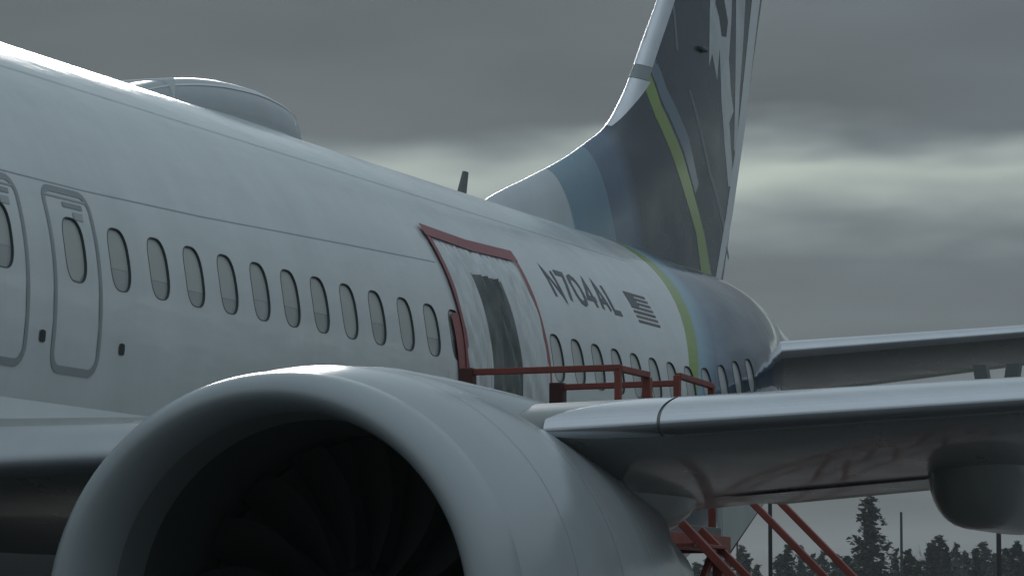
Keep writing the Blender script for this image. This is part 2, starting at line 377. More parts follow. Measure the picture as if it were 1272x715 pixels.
for i, x in enumerate(WX):
    a = min(range(len(mc)), key=lambda q: abs(mc[q] - edges[i][0])); b = min(range(len(mc)), key=lambda q: abs(mc[q] - edges[i][1]))
    for c in range(a, b): wincol[c] = i
    # window cell: ring between the cell border and the opening
    border = [(a, j) for j in range(rb0, rb1)] + [(c, rb1) for c in range(a, b)] + [(b, j) for j in range(rb1, rb0, -1)] + [(c, rb0) for c in range(b, a, -1)]
    outer = [Vector((mc[c], rows[j], 0)) for c, j in border]; oi = [c * nr + j for c, j in border]
    ol = outline(x, WIN_S, WW, WH)
    base = len(V)
    for (u, s) in ol: V.append(fus(u, s / RF)); NR.append(fus_n(u, s / RF))
    inner = [Vector((u, s, 0)) for u, s in ol]
    idx = oi + list(range(base, base + len(ol)))
    for tri in tessellate_polygon([outer, inner]):
        q = [idx[k] for k in tri]; nn = (V[q[1]] - V[q[0]]).cross(V[q[2]] - V[q[0]])
        Fc.append(tuple(q) if nn.dot(NR[q[0]]) > 0 else tuple(q[::-1]))
for c in range(len(mc) - 1):
    for j in range(nr):
        if c in wincol and rb0 <= j < rb1: continue
        if co0 <= c < co1 and ro0 <= j < ro1: continue
        a = c * nr + j; b = (c + 1) * nr + j; d = c * nr + (j + 1) % nr; e = (c + 1) * nr + (j + 1) % nr
        q = (a, b, e, d); nn = (V[b] - V[a]).cross(V[d] - V[a]); Fc.append(q if nn.dot(NR[a]) >= 0 else q[::-1])
fuselage = mesh('fuselage', V, Fc, 'fuselage_livery', plane_root, normals=NR)

def loop_prism(name, ol, off0, off1, m, parent, cap=False):
    n = len(ol); V = []
    for off in (off0, off1):
        for (u, s) in ol: V.append(fus(u, s / RF, off))
    f = [(i, (i + 1) % n, n + (i + 1) % n, n + i) for i in range(n)]
    if cap: f.append(tuple(range(n, 2 * n)))
    return mesh(name, V, f, m, parent, sharp=50)
for i, x in enumerate(WX):
    # reveal: dark seal walls running in from the skin, then the pane
    o0 = outline(x, WIN_S, WW + .002, WH + .002); o1 = outline(x, WIN_S, WW - 0.008, WH - 0.008)
    n = len(o0); V = []
    for ol, off in ((o0, 0.002), (o1, 0.002), (o1, -0.018)):
        for (u, s) in ol: V.append(fus(u, s / RF, off))
    f = []
    for k in range(2): f += [(k*n + q, k*n + (q + 1) % n, (k+1)*n + (q + 1) % n, (k+1)*n + q) for q in range(n)]
    wf = mesh('cabin_window', V, f, 'rim_dark', plane_root, sharp=40)
    o2 = outline(x, WIN_S, WW - 0.006, WH - 0.006)
    V = [fus(x + (u - x) * k, (WIN_S + (s - WIN_S) * k) / RF, -0.014) for k in (1, .66, .33) for (u, s) in o2] + [fus(x, WIN_S / RF, -0.014)]
    mesh('pane', V, grid_faces(3, n, cv=True) + [(2*n + (q + 1) % n, 2*n + q, 3*n) for q in range(n)], 'pane', wf)
    pm = wf.children[0].data; bm = bmesh.new(); bm.from_mesh(pm); bmesh.ops.recalc_face_normals(bm, faces=bm.faces)
    if sum(f_.normal.y for f_ in bm.faces) > 0: bmesh.ops.reverse_faces(bm, faces=bm.faces)
    bm.to_mesh(pm); bm.free()
    # pulled-down blind just behind the glass line, ending at its own height
    wr = random.Random(i * 7 + 1); cut = WIN_S + WH * (wr.choice((-0.46, -0.24, -0.20, -0.15, -0.10)) if x < 6.2 else -0.46)
    if x > 12.2: continue
    V = []; top = WIN_S + (WH - .024) / 2; nb_ = 12
    for q in range(nb_ + 1):
        sv = cut + (top - cut) * (1 - (1 - q / nb_) ** 2); e = min(1, abs(sv - WIN_S) / ((WH - .024) / 2)); hw_ = (WW - .02) / 2 * max(0.0, 1 - e ** 3.0) ** (1 / 3.0)
        for t in (-1, -.5, 0, .5, 1): V.append(fus(x + hw_ * t, sv / RF, -0.0125))
    mesh('blind', V, grid_faces(nb_ + 1, 5), 'blind', wf)

def strip(name, path, wd, off, m, parent, closed=False, sub=0.06, surf=None, thick=0.0):
    """flat ribbon on the skin along a path of (X, s) points"""
    surf = surf or (lambda u, s, o: fus(u, s / RF, o))
    pts = [Vector((p[0], p[1], 0)) for p in path]
    n = len(pts); P = []
    seg = n if closed else n - 1
    L = []; Rr = []
    def nrm(d): return Vector((-d.y, d.x, 0)).normalized()
    dirs = [(pts[(i + 1) % n] - pts[i]).normalized() for i in range(seg)]
    off_l = []
    for i in range(n):
        if closed: d0, d1 = dirs[i - 1], dirs[i]
        else: d0 = dirs[max(i - 1, 0)]; d1 = dirs[min(i, seg - 1)]
        b = (nrm(d0) + nrm(d1)); b.normalize(); k = 1 / max(b.dot(nrm(d1)), 0.4)
        off_l.append(b * k * wd / 2)
    V = []; f = []
    for i in range(seg):
        j = (i + 1) % n; m_ = max(1, int((pts[j] - pts[i]).length / sub))
        for q in range(m_ + (0 if (closed or i < seg - 1) else 1)):
            t = q / m_
            a = pts[i].lerp(pts[j], t); o = off_l[i].lerp(off_l[j], t)
            for e in (a + o, a - o): V.append(surf(e.x, e.y, off))
    k = len(V) // 2
    for i in range(k if closed else k - 1):
        a = 2 * i; b = 2 * ((i + 1) % k); f.append((a, a + 1, b + 1, b))
    return mesh(name, V, f, m, parent)
def rrect(x0, x1, s0, s1, r, n=6):
    o = []
    for (cx, cs, a0) in ((x1 - r, s0 + r, -90), (x1 - r, s1 - r, 0), (x0 + r, s1 - r, 90), (x0 + r, s0 + r, 180)):
        for i in range(n + 1):
            g = R_(a0 + 90 * i / n); o.append((cx + r * math.cos(g), cs + r * math.sin(g)))
    return o
# overwing exits: a hatch panel and its painted outline
for (x0, x1) in ((-0.435, 0.185), (-1.345, -0.735)):
    ex = strip('overwing_exit', rrect(x0 + .02, x1 - .02, -0.355, 0.645, 0.10), 0.040, 0.003, 'outline_grey', plane_root, closed=True)
    strip('hinge_line', [(x0 + 0.03, 0.60), (x1 - 0.06, 0.60)], 0.012, 0.004, 'seam', ex)
    strip('placard', [(x0 + 0.25, 0.56), (x1 - 0.12, 0.56)], 0.03, 0.004, 'outline_grey', ex)
    strip('placard', [(x0 + 0.36, 0.50), (x1 - 0.14, 0.50)], 0.045, 0.004, 'seam', ex)
for x in (-0.556, 0.468):
    V = [fus(u, s / RF, 0.004) for (u, s) in outline(x, -0.204, 0.075, 0.062, 12, 4)]
    mesh('port_cover', V, [tuple(range(12))], 'port_black', plane_root, smooth=False)
strip('lap_seam', [(-8, 0.672), (0.2, 0.686), (1.9, 0.72), (4.2, 0.80), (6.1, 0.86)], 0.007, 0.0025, 'seam', plane_root)
strip('fairing_lit_seam', [(-6, -0.575), (1.0, -0.59), (5.0, -0.64)], 0.020, 0.012, 'pale_line', plane_root)  # fairing seam; its pale colour paints the light caught on the edge
strip('lap_seam', [(-8, 2.55), (10, 2.55)], 0.014, 0.0025, 'seam', plane_root)
strip('lap_seam', [(-8, 1.62), (12, 1.62)], 0.006, 0.0025, 'seam', plane_root)
for x in (5.86, 8.62, 11.7, -2.6):
    strip('butt_seam', [(x, -0.5), (x, 0.03)], 0.006, 0.0022, 'seam', plane_root)
# registration N704AL (bold strokes)
GL = {'N': [[(0, 0), (0, 1), (1, 0), (1, 1)]], '7': [[(0, 1), (1, 1), (.35, 0)]],
      '0': [[(.5, 0), (.15, .08), (0, .3), (0, .7), (.15, .92), (.5, 1), (.85, .92), (1, .7), (1, .3), (.85, .08), (.5, 0)]],
      '4': [[(.72, 0), (.72, 1), (0, .3), (1.02, .3)]], 'A': [[(0, 0), (.5, 1), (1, 0)], [(.2, .32), (.8, .32)]], 'L': [[(0, 1), (0, 0), (.9, 0)]]}
reg = bpy.data.objects.new('registration', None); C.objects.link(reg); reg.parent = plane_root
for i, ch in enumerate('N704AL'):
    x = 8.80 + i * 0.297
    for k, st in enumerate(GL[ch]):
        strip('letter', [(x + 0.20 * a, 0.845 + 0.26 * b) for a, b in st], 0.052, 0.0030 + 0.0004 * k, 'print_dark', reg, sub=0.03)
# flag
fl = strip('flag', [(10.90, 1.035), (11.14, 1.035)], 0.165, 0.0036, 'print_dark', plane_root)
for i in range(7):
    s = 1.105 - i * 0.0475
    strip('flag_stripe', [(10.90 if i > 3 else 11.145, s), (11.50, s)], 0.025, 0.003, 'flag_stripe' if i % 2 else 'print_dark', fl)

# wing-body fairing
def fairing():
    V = []; xs = np.linspace(-7.5, 6.5, 36); ts = np.linspace(0, 1, 25)
    prof = [(1.80, 2.95), (1.85, 2.72), (1.96, 2.4), (2.03, 2.0), (1.9, 1.6), (1.5, 1.3), (0.8, 1.2), (0, 1.18)]
    for x in xs:
        e = min(1, max(0, min((x + 7.5) / 2.5, (6.5 - x) / 3.0))); e = math.sin(e * PI / 2)
        for sgn in (1, -1):
            q = prof if sgn == 1 else prof[::-1][1:]
            for (y, z) in q:
                zz = z; yy = y
                th = math.atan2(z - ZC, y); base = fus(x, max(th, -PI / 2 + 1e-4), -0.03)
                V.append((x, -sgn * (abs(base.y) * (1 - e) + yy * e) , base.z * (1 - e) + zz * e))
    mesh('wing_body_fairing', V, grid_faces(36, 15), 'white_paint', plane_root)
fairing()

# satcom dome on the crown
def dome_hump():
    prof = [(4.25, 0.0), (4.5, 0.10), (4.8, 0.185), (5.2, 0.255), (5.6, 0.295), (6.1, 0.31), (6.5, 0.295), (6.85, 0.25), (7.05, 0.17), (7.16, 0.02)]
    wid = [(4.25, 0.08), (4.8, 0.22), (5.4, 0.31), (6.1, 0.36), (6.7, 0.33), (7.05, 0.24), (7.16, 0.16)]
    xs = list(np.linspace(4.25, 7.16, 44)); V = []
    for x in xs:
        hh = interp(prof, x); ww = interp(wid, x)
        for k in range(21):
            g = PI * k / 20; c, s = math.cos(g), math.sin(g)
            y = -ww * math.copysign(abs(c) ** 0.55, c)
            V.append((x, y, 5.40 - 0.10 + (hh + 0.10) * abs(s) ** 0.6))
    o = mesh('satellite_dome', V, grid_faces(44, 21), 'dome_grey', plane_root)
    for (g0, g1, m_, nm, k_) in ((44, 50, 'pale_line', 'dome_rim', 1.012), (4, 9, 'seam', 'dome_seal', 1.02)):
        V = []
        for x in xs[2:-1]:
            hh = interp(prof, x); ww = interp(wid, x)
            for g in (R_(g0), R_((g0 + g1) / 2), R_(g1)):
                c, q = math.cos(g), math.sin(g); V.append((x, -ww * k_ * abs(c) ** 0.55, 5.30 + (hh + 0.10) * k_ * q ** 0.6))
        mesh(nm, V, grid_faces(len(xs) - 3, 3), m_, o)
    V = []
    for x in np.linspace(4.1, 7.2, 30):
        e = 0.75 * max(0.05, math.sin(PI * (x - 4.05) / 3.2) ** 0.4)
        for k in range(13):
            g = R_(90 + (k - 6) * 3.6 * e); V.append(fus(x, g, 0.02 if 0 < k < 12 else -0.01))
    mesh('skirt', V, grid_faces(30, 13), 'white_paint', o)
    for x in (4.78,):
        box('dome_band', (x, 0, 5.42), (0.04, 0.42, 0.34), 'pale_line', o, 0.06)
dome_hump()
# blade antenna
V = [(11.02, -.018, 5.36), (11.24, -.012, 5.36), (11.24, .012, 5.36), (11.02, .018, 5.36), (11.24, -.012, 5.70), (11.34, -.008, 5.70), (11.34, .008, 5.70), (11.24, .012, 5.70)]
mesh('blade_antenna', V, [(0, 1, 2, 3), (4, 7, 6, 5), (0, 4, 5, 1), (1, 5, 6, 2), (2, 6, 7, 3), (3, 7, 4, 0)], 'antenna_dark', plane_root, smooth=False)

# ------------------------------------------------------------------ fin
LE = [(5.2, 11.0), (5.40, 11.5), (5.56, 11.94), (5.85, 12.95), (6.14, 13.93), (6.40, 14.67), (6.55, 15.07), (6.70, 15.36), (6.87, 15.60), (7.07, 15.85), (7.64, 16.42), (8.15, 16.93), (9.5, 18.05), (11, 19.3), (12.0, 20.15), (12.3, 20.6)]
def fle(z): return interp(LE, z)
def fte(z): return 19.12 + (z - 5.45) * 0.485
def fthick(x, z):
    d = max(x - fle(z), 0); e = max(fte(z) - x, 0)
    return 0.004 + 0.012 * (1 - math.exp(-d / 0.06)) + 0.21 * (1 - math.exp(-d / 1.0)) ** 0.7 * (1 - math.exp(-e / 1.9)) * min(1, (13.5 - z) / 6.5)
def finpt(u, z, off=0.0): return Vector((u, -fthick(u, z) - off, z))
def fin_mesh():
    zs = list(np.linspace(5.2, 8.6, 80)[:-1]) + list(np.linspace(8.6, 12.3, 14)); us = [0.5 * (1 - math.cos(PI * i / 60)) for i in range(61)]
    V = []
    for z in zs:
        a, b = fle(z), fte(z)
        for u in us: x = a + (b - a) * u; V.append((x, -fthick(x, z) if u > 0 else 0, z))
        for u in us[::-1][1:-1]: x = a + (b - a) * u; V.append((x, fthick(x, z), z))
    nv = 61 + 59; f = grid_faces(len(zs), nv, cv=True)
    f.append(tuple(range((len(zs) - 1) * nv, len(zs) * nv)))
    return mesh('fin', V, f, 'fin_livery', plane_root, sharp=35)
fin = fin_mesh()
def clip(poly, x0, x1, y0, y1):
    def cl(P, ax, v, gt):
        o = []
        for i in range(len(P)):
            a, b = P[i], P[(i + 1) % len(P)]; ia = (a[ax] >= v) if gt else (a[ax] <= v); ib = (b[ax] >= v) if gt else (b[ax] <= v)
            if ia: o.append(a)
            if ia != ib:
                t = (v - a[ax]) / (b[ax] - a[ax]); o.append((a[0] + (b[0] - a[0]) * t, a[1] + (b[1] - a[1]) * t))
        return o
    for (ax, v, gt) in ((0, x0, True), (0, x1, False), (1, y0, True), (1, y1, False)):
        if len(poly) < 3: return []
        poly = cl(poly, ax, v, gt)
    return poly
def on_skin(q):
    t = 0.0; Q = Vector((q[0], 0, q[1]))
    for _ in range(8):
        P = CAM + (Q - CAM) * ((-t - CAM.y) / (-CAM.y)); t = fthick(P.x, P.z)
    return (P.x, P.z)
def decal(name, poly, off, m, parent, surf, shift=False, cell=0.15):
    if shift: poly = [on_skin(q) for q in poly]
    # polygon -> triangles -> clipped to a fine grid -> laid on the surface
    V = []; f = []
    tris = tessellate_polygon([[Vector((a, b, 0)) for a, b in poly]])
    for tr in tris:
        T = [poly[q] for q in tr]
        xa, xb = min(q[0] for q in T), max(q[0] for q in T); ya, yb = min(q[1] for q in T), max(q[1] for q in T)
        for i in range(int(xa // cell), int(xb // cell) + 1):
            for j in range(int(ya // cell), int(yb // cell) + 1):
                P = clip(T, i * cell, (i + 1) * cell, j * cell, (j + 1) * cell)
                if len(P) >= 3:
                    b = len(V); V += [surf(q[0], q[1], off) for q in P]; f.append(tuple(range(b, b + len(P))))
    o = mesh(name, V, f, m, parent)
    bm = bmesh.new(); bm.from_mesh(o.data); bmesh.ops.remove_doubles(bm, verts=bm.verts, dist=0.0008); bm.to_mesh(o.data); bm.free(); o.data.shade_smooth()
    return o
# bare metal leading edge
def fin_le(z0, z1, wd, m, name, off=0.004, n=20):
    V = []
    for i in range(n + 1):
        z = z0 + (z1 - z0) * i / n; a = fle(z)
        ws = [wd(z) * (k / 6) ** 1.6 for k in range(7)]
        for k in range(6, -1, -1): x = a + ws[k]; V.append((x - (0.006 if k == 0 else 0), -(fthick(x, z) + off) if k else 0, z))
        for k in range(1, 7): x = a + ws[k]; V.append((x, fthick(x, z) + off, z))
    return mesh(name, V, grid_faces(n + 1, 13), m, fin)
fin_le(6.62, 7.20, lambda z: 0.04 + 0.55 * (z - 6.6), 'bare_metal', 'leading_edge', 0.003)
fin_le(7.36, 12.1, lambda z: 0.30, 'bare_metal', 'leading_edge')
fin_le(7.205, 7.355, lambda z: 0.30, 'outline_grey', 'leading_edge_band', 0.006, 4)
decal('lime_stripe', [(16.20, 7.30), (16.46, 7.43), (17.0, 7.06), (17.72, 6.66), (18.16, 6.25), (18.5, 5.90), (18.80, 5.38), (18.42, 5.36), (18.20, 5.88), (17.85, 6.2), (17.36, 6.60), (16.8, 6.92)], 0.0018, 'lime', fin, finpt, True)
decal('blue_stripe', [(16.48, 7.46), (16.60, 7.62), (17.2, 7.25), (17.95, 6.85), (18.3, 6.4), (18.18, 6.28), (17.75, 6.70), (17.03, 7.10)], 0.0018, 'fin_blue', fin, finpt, True)
# partial emblem at the top of the fin: pale irregular patches with dark gaps, then the pale band before the rudder
pale = [[(18.80, 8.9), (18.74, 8.3), (18.70, 7.70), (18.82, 7.86), (19.0, 7.6), (19.10, 7.95), (19.16, 7.4), (19.26, 6.95), (19.40, 6.50), (19.60, 6.55), (19.52, 6.9), (19.45, 7.2), (19.62, 7.35), (19.52, 7.55), (19.45, 7.9), (19.55, 8.3), (19.62, 8.9)],
        [(19.62, 6.95), (19.72, 6.85), (19.86, 7.6), (20.02, 8.2), (20.2, 9.2), (19.75, 9.2), (19.72, 8.2), (19.68, 7.5)]]
for q in pale: decal('emblem_patch', q, 0.0018, 'emblem_pale', fin, finpt, True)
decal('emblem_shadow', [(19.0, 8.62), (19.28, 8.52), (19.42, 8.3), (19.36, 8.12), (19.18, 8.10), (19.08, 8.3), (18.95, 8.42)], 0.003, 'emblem_dark', fin, finpt, True)
decal('emblem_line', [(17.95, 7.35), (18.02, 7.36), (18.75, 6.6), (19.30, 6.05), (19.42, 5.75), (19.38, 5.7), (19.22, 6.0), (18.65, 6.58)], 0.0018, 'emblem_line', fin, finpt, True)
decal('emblem_line', [(17.20, 8.45), (17.34, 8.46), (17.60, 7.72), (17.52, 7.70)], 0.0018, 'emblem_line', fin, finpt, True)
decal('rudder_band', [(18.86, 5.40), (19.06, 5.40), (19.55, 6.2), (20.05, 7.2), (20.5, 8.3), (20.9, 9.2), (20.55, 9.2), (20.22, 8.3), (19.80, 7.2), (19.32, 6.2)], 0.0022, 'pale_line', fin, finpt, True)
box('beacon_fitting', (18.02, -fthick(18.0, 8.0) - 0.03, 7.78), (0.20, 0.06, 0.05), 'antenna_dark', fin, 0.02)

# ------------------------------------------------------------------ wings
TD, TSW = math.tan(R_(4.6)), math.tan(R_(27.0))
def wle(y):
    x = -2.17 + (y - 5.45) * TSW
    if y < 4.2: x -= (4.2 - y) * 0.10
    return x
def wz(y): return 2.605 + (y - 5.45) * (TD if y > 5.45 else math.tan(R_(4.3)))
def wte(y): return 2.85 if y < 5.7 else 2.85 + (y - 5.7) * 0.225
def wtc(y): return 0.105 if y > 4 else 0.105 + (4 - y) * 0.012
def naca(u, t): return 5 * t * (.2969 * math.sqrt(u) - .126 * u - .3516 * u * u + .2843 * u ** 3 - .1036 * u ** 4)
def wpt(y, u, side, off=0.0):
    c = wte(y) - wle(y); t = wtc(y)
    zl = wz(y) - 0.016 * c * u - 0.010 * c * u * u
    zz = naca(u, t) * c
    z = zl + (0.86 * zz if side > 0 else -0.52 * zz)
    e = 1e-4
    return Vector((wle(y) + c * u, -y, z + side * off))
def make_wing(sg):
    ys = [1.0, 1.9, 2.6, 3.4, 4.2, 4.83, 5.45, 5.7, 6.5, 7.5, 9, 11, 13, 15, 16.6, 17.2]
    us = [0.5 * (1 - math.cos(PI * i / 32)) for i in range(33)]
    us = [u ** 1.25 for u in us]
    V = []
    for y in ys:
        P = [wpt(y, u, -1) for u in us[::-1]] + [wpt(y, u, 1) for u in us[1:]]
        V += [(p.x, p.y * sg, p.z) for p in P]
    nv = 65; f = grid_faces(len(ys), nv, cv=True, flip=sg < 0)
    f.append(tuple(range((len(ys) - 1) * nv, len(ys) * nv)))
    return mesh('wing', V, f, 'wing_grey', plane_root, sharp=60)
wing = make_wing(1); wing_r = make_wing(-1)
def slat(name, y0, y1, uu, ul, m, off=0.010, taper=False, sg=1, par=None):
    n = 12; V = []; k = 10
    for i in range(n + 1):
        y = y0 + (y1 - y0) * i / n; s = 1.0
        if taper: s = max(0.04, min(1, (y - y0) / 0.38)) ** 0.75
        P = [wpt(y, ul * s * (q / k) ** 2, -1) for q in range(k, 0, -1)] + [wpt(y, uu * s * (q / k) ** 2, 1) for q in range(0, k + 1)]
        for q, p in enumerate(P):
            a = P[max(q - 1, 0)]; b = P[min(q + 1, len(P) - 1)]
            nn = Vector((-(b.z - a.z), 0, b.x - a.x)).normalized()
            p2 = p + nn * (off if 0 < q < len(P) - 1 else -0.004); V.append((p2.x, p2.y * sg, p2.z))
    return mesh(name, V, grid_faces(n + 1, 2 * k + 1, flip=sg < 0), m, par or wing, sharp=50)
slat('slat', 5.40, 5.895, 0.085, 0.022, 'bare_metal', taper=True)
slat('slat', 5.91, 9.2, 0.085, 0.022, 'bare_metal')
slat('slat', 9.22, 12.8, 0.085, 0.022, 'bare_metal')
slat('slat', 12.82, 16.4, 0.085, 0.022, 'bare_metal')
slat('inboard_leading_edge', 1.95, 4.45, 0.06, 0.020, 'lip_metal', off=0.008)
# flaps: rear undersurface panels
for (y0, y1) in ((1.95, 4.5), (5.2, 9.6)):
    V = []
    for y in (y0, (y0 + y1) / 2, y1):
        for u, s, dz in ((0.70, -1, -.012), (0.80, -1, -.016), (0.90, -1, -.02), (0.998, -1, -.02), (1.006, 1, .004)):
            p = wpt(y, min(u, 1), s); V.append((p.x + (0.02 if u > 1 else 0), p.y, p.z + dz))
    mesh('flap', V, grid_faces(3, 5), 'wing_grey', wing, sharp=60)
# vortex generators on top of the wing
for (y, ln) in ((6.975, -0.06), (7.095, 0.06)):
    z = wpt(y, 0.42, 1).z - .02; x = 0.55; V = []
    for (dx, dy) in ((-.02, -.036), (.02, -.036), (.02, .036), (-.02, .036)):
        for (zz, k) in ((z, 0), (3.075, ln * .9)): V.append((x + dx * 2, -y + dy + (-k if zz > z else 0) * .6, zz))
    mesh('wing_vane', V, [(0, 1, 3, 2), (2, 3, 5, 4), (4, 5, 7, 6), (6, 7, 1, 0), (1, 7, 5, 3), (0, 2, 4, 6)], 'antenna_dark', wing, smooth=False)
# flap track fairings
def canoe(name, yc, x0, x1, hw, zt, depth, nose=0.22, par=wing, m='fairing_grey', sg=1, tailz=0.0):
    V = []; n = 28; k = 17
    for i in range(n):
        u = i / (n - 1); u2 = u ** 1.3
        x = x0 + (x1 - x0) * u2
        e = math.sqrt(max(0, 1 - (1 - min(u2 / nose, 1)) ** 2)) if u2 < nose else (1 - max(0, (u2 - 0.45) / 0.55) ** 1.8)
        e = max(e, 0.03)
        for j in range(k):
            g = PI * j / (k - 1); c, s = math.cos(g), math.sin(g)
            V.append((x, (-yc - hw * e ** 0.8 * math.copysign(abs(c) ** 0.7, c)) * sg, zt + tailz * u2 - depth * e * abs(s) ** 0.75))
    return mesh(name, V, grid_faces(n, k), m, par, sharp=60)
canoe('flap_track_fairing', 6.72, 0.95, 4.4, 0.27, 2.62, 0.40, nose=0.16)
canoe('flap_track_fairing', 9.7, 1.9, 5.0, 0.22, 2.86, 0.34)

# ------------------------------------------------------------------ engine
EY, EZ = -4.83, 1.65
def lathe(prof, n=96, closed=False, zig=None, cy=EY, cz=EZ, up=None):
    V = []
    for i, (x, r) in enumerate(prof):
        for k in range(n):
            g = 2 * PI * k / n; xx = x
            if zig and i in zig: xx += zig[i] * abs(((k * 18 / n) % 1) * 2 - 1)
            V.append((xx, cy + r * math.cos(g), cz + (up[i] if up else 0) + r * math.sin(g)))
    return V, grid_faces(len(prof), n, cv=True)
NAC = [(-4.02, 1.125), (-3.9, 1.15), (-3.6, 1.185), (-3.2, 1.195), (-2.8, 1.175), (-2.3, 1.125), (-1.8, 1.065), (-1.4, 1.01), (-1.1, .965), (-0.85, 0.92)]
prof = [(x, interp(NAC, x)) for x in np.linspace(-4.02, -0.85, 40)]
V, f = lathe(prof + [(-0.87, 0.915), (-1.2, 0.93)], zig={39: 0.17, 40: 0.17})
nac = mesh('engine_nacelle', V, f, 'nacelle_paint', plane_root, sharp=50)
lipP = []
for i in range(13):   # outside quarter
    g = PI / 2 * i / 12; lipP.append((-4.02 - 0.27 * math.sin(g), 0.995 + 0.13 * math.cos(g)))
for i in range(1, 17):   # inside quarter, running back to the throat
    g = PI / 2 * i / 16; lipP.append((-3.95 - 0.34 * math.cos(g), 0.88 + 0.115 * (1 - math.sin(g))))
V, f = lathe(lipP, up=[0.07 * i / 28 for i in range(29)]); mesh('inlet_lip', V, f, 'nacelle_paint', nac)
V, f = lathe([(-3.952, .88), (-3.8, .879), (-3.68, .879)], up=[.07, .06, .053]); mesh('shade_step_ring', V, f, 'shade_step_grey', nac)  # added mid-grey ring: paints a softer fall of shade from lip to duct
V, f = lathe([(-3.68, .879), (-3.6, .88), (-3.4, .885), (-3.2, .89), (-2.9, .90)], up=[.053, .05, .03, 0, 0]); mesh('inlet_duct', V, f, 'dark_inlet', nac)
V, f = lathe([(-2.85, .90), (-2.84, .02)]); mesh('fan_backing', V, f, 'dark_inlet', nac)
V, f = lathe([(-3.62, .004), (-3.55, .06), (-3.4, .15), (-3.2, .24), (-3.05, .29), (-2.9, .30)], 48); mesh('spinner', V, f, 'fan_metal', nac)
# fan blades
def blade_mesh():
    V = []
    for i in range(9):
        t = i / 8; r = 0.27 + 0.60 * t; tw = R_(25 + 38 * t); ch = 0.30 + 0.10 * math.sin(PI * t) - 0.06 * t
        lean = 0.16 * t * t - 0.05 * t
        for k in range(5):
            q = (k / 4 - 0.5) * ch; cam_ = 0.02 * (1 - (k / 2 - 1) ** 2)
            V.append(Vector((q * math.cos(tw) - 0.02, q * math.sin(tw) + lean + cam_, r)))
    return V, grid_faces(9, 5)
bv, bf = blade_mesh(); bme = bpy.data.meshes.new('fan_blade'); bme.from_pydata([tuple(v) for v in bv], [], bf); bme.materials.append(MATS['fan_metal']); bme.shade_smooth()
eme = bpy.data.meshes.new('blade_edge'); ev = []
for i in range(9):
    p = bv[i * 5]; ev += [(p.x - .012, p.y - .004, p.z), (p.x + .006, p.y + 0.006, p.z)]
eme.from_pydata(ev, [], grid_faces(9, 2)); eme.materials.append(MATS['edge_metal'])
for i in range(18):
    b = bpy.data.objects.new('fan_blade', bme); C.objects.link(b); b.parent = nac
    b.matrix_local = Matrix.Translation((-3.06, EY, EZ)) @ Matrix.Rotation(2 * PI * i / 18 + 0.12, 4, 'X')
    e = bpy.data.objects.new('blade_edge', eme); C.objects.link(e); e.parent = b if False else nac
    e.matrix_local = b.matrix_local.copy()
# core nozzle and plug
V, f = lathe([(-1.6, .74), (-0.9, .70), (-0.3, .60), (0.15, .50)], 64); mesh('core_nozzle', V, f, 'core_metal', nac)
V, f = lathe([(-0.3, .42), (0.3, .33), (0.9, .14), (1.1, .02)], 48); mesh('exhaust_plug', V, f, 'core_metal', nac)
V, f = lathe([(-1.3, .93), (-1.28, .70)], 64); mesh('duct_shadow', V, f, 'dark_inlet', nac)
# cowl seams
def ring_seam(x, wd, g0, g1, n=60, name='cowl_seam', slope=0.0, m='seam'):
    V = []
    for i in range(n + 1):
        g = R_(g0 + (g1 - g0) * i / n)
        for e in (-wd / 2, wd / 2):
            xx = x + e + slope * (i / n); r = interp(NAC, xx) + 0.003; V.append((xx, EY + r * math.cos(g), EZ + r * math.sin(g)))
    mesh(name, V, grid_faces(n + 1, 2), m, nac)
ring_seam(-3.45, 0.005, 60, 300); ring_seam(-2.72, 0.008, 95, 300); ring_seam(-1.92, 0.005, 120, 300)
# strake (chine) is on the far side; latch line
# pylon
def pylon():
    st = [(-3.75, 2.76, 2.79, .03), (-3.4, 2.70, 2.845, .10), (-2.9, 2.55, 2.875, .22), (-2.4, 2.32, 2.87, .38), (-2.0, 2.24, 2.855, .50), (-1.6, 2.2, 2.845, .54), (-1.2, 2.15, 2.83, .52), (-.5, 2.1, 2.76, .40), (0.3, 2.02, 2.62, .28), (1.0, 2.10, 2.5, .22), (1.7, 2.3, 2.5, .10)]
    V = []; k = 20
    for (x, z0, z1, hw) in st:
        zc, hh = (z0 + z1) / 2, (z1 - z0) / 2
        for j in range(k):
            g = 2 * PI * j / k; c, s = math.cos(g), math.sin(g)
            V.append((x, EY - hw * math.copysign(abs(c) ** .9, c), zc + hh * math.copysign(abs(s) ** .9, s)))
    return mesh('engine_pylon', V, grid_faces(len(st), k, cv=True), 'nacelle_paint', plane_root, sharp=60)
pylon()
canoe('pylon_aft_fairing', 4.80, -0.4, 2.25, 0.34, 2.52, 0.36, nose=0.3)

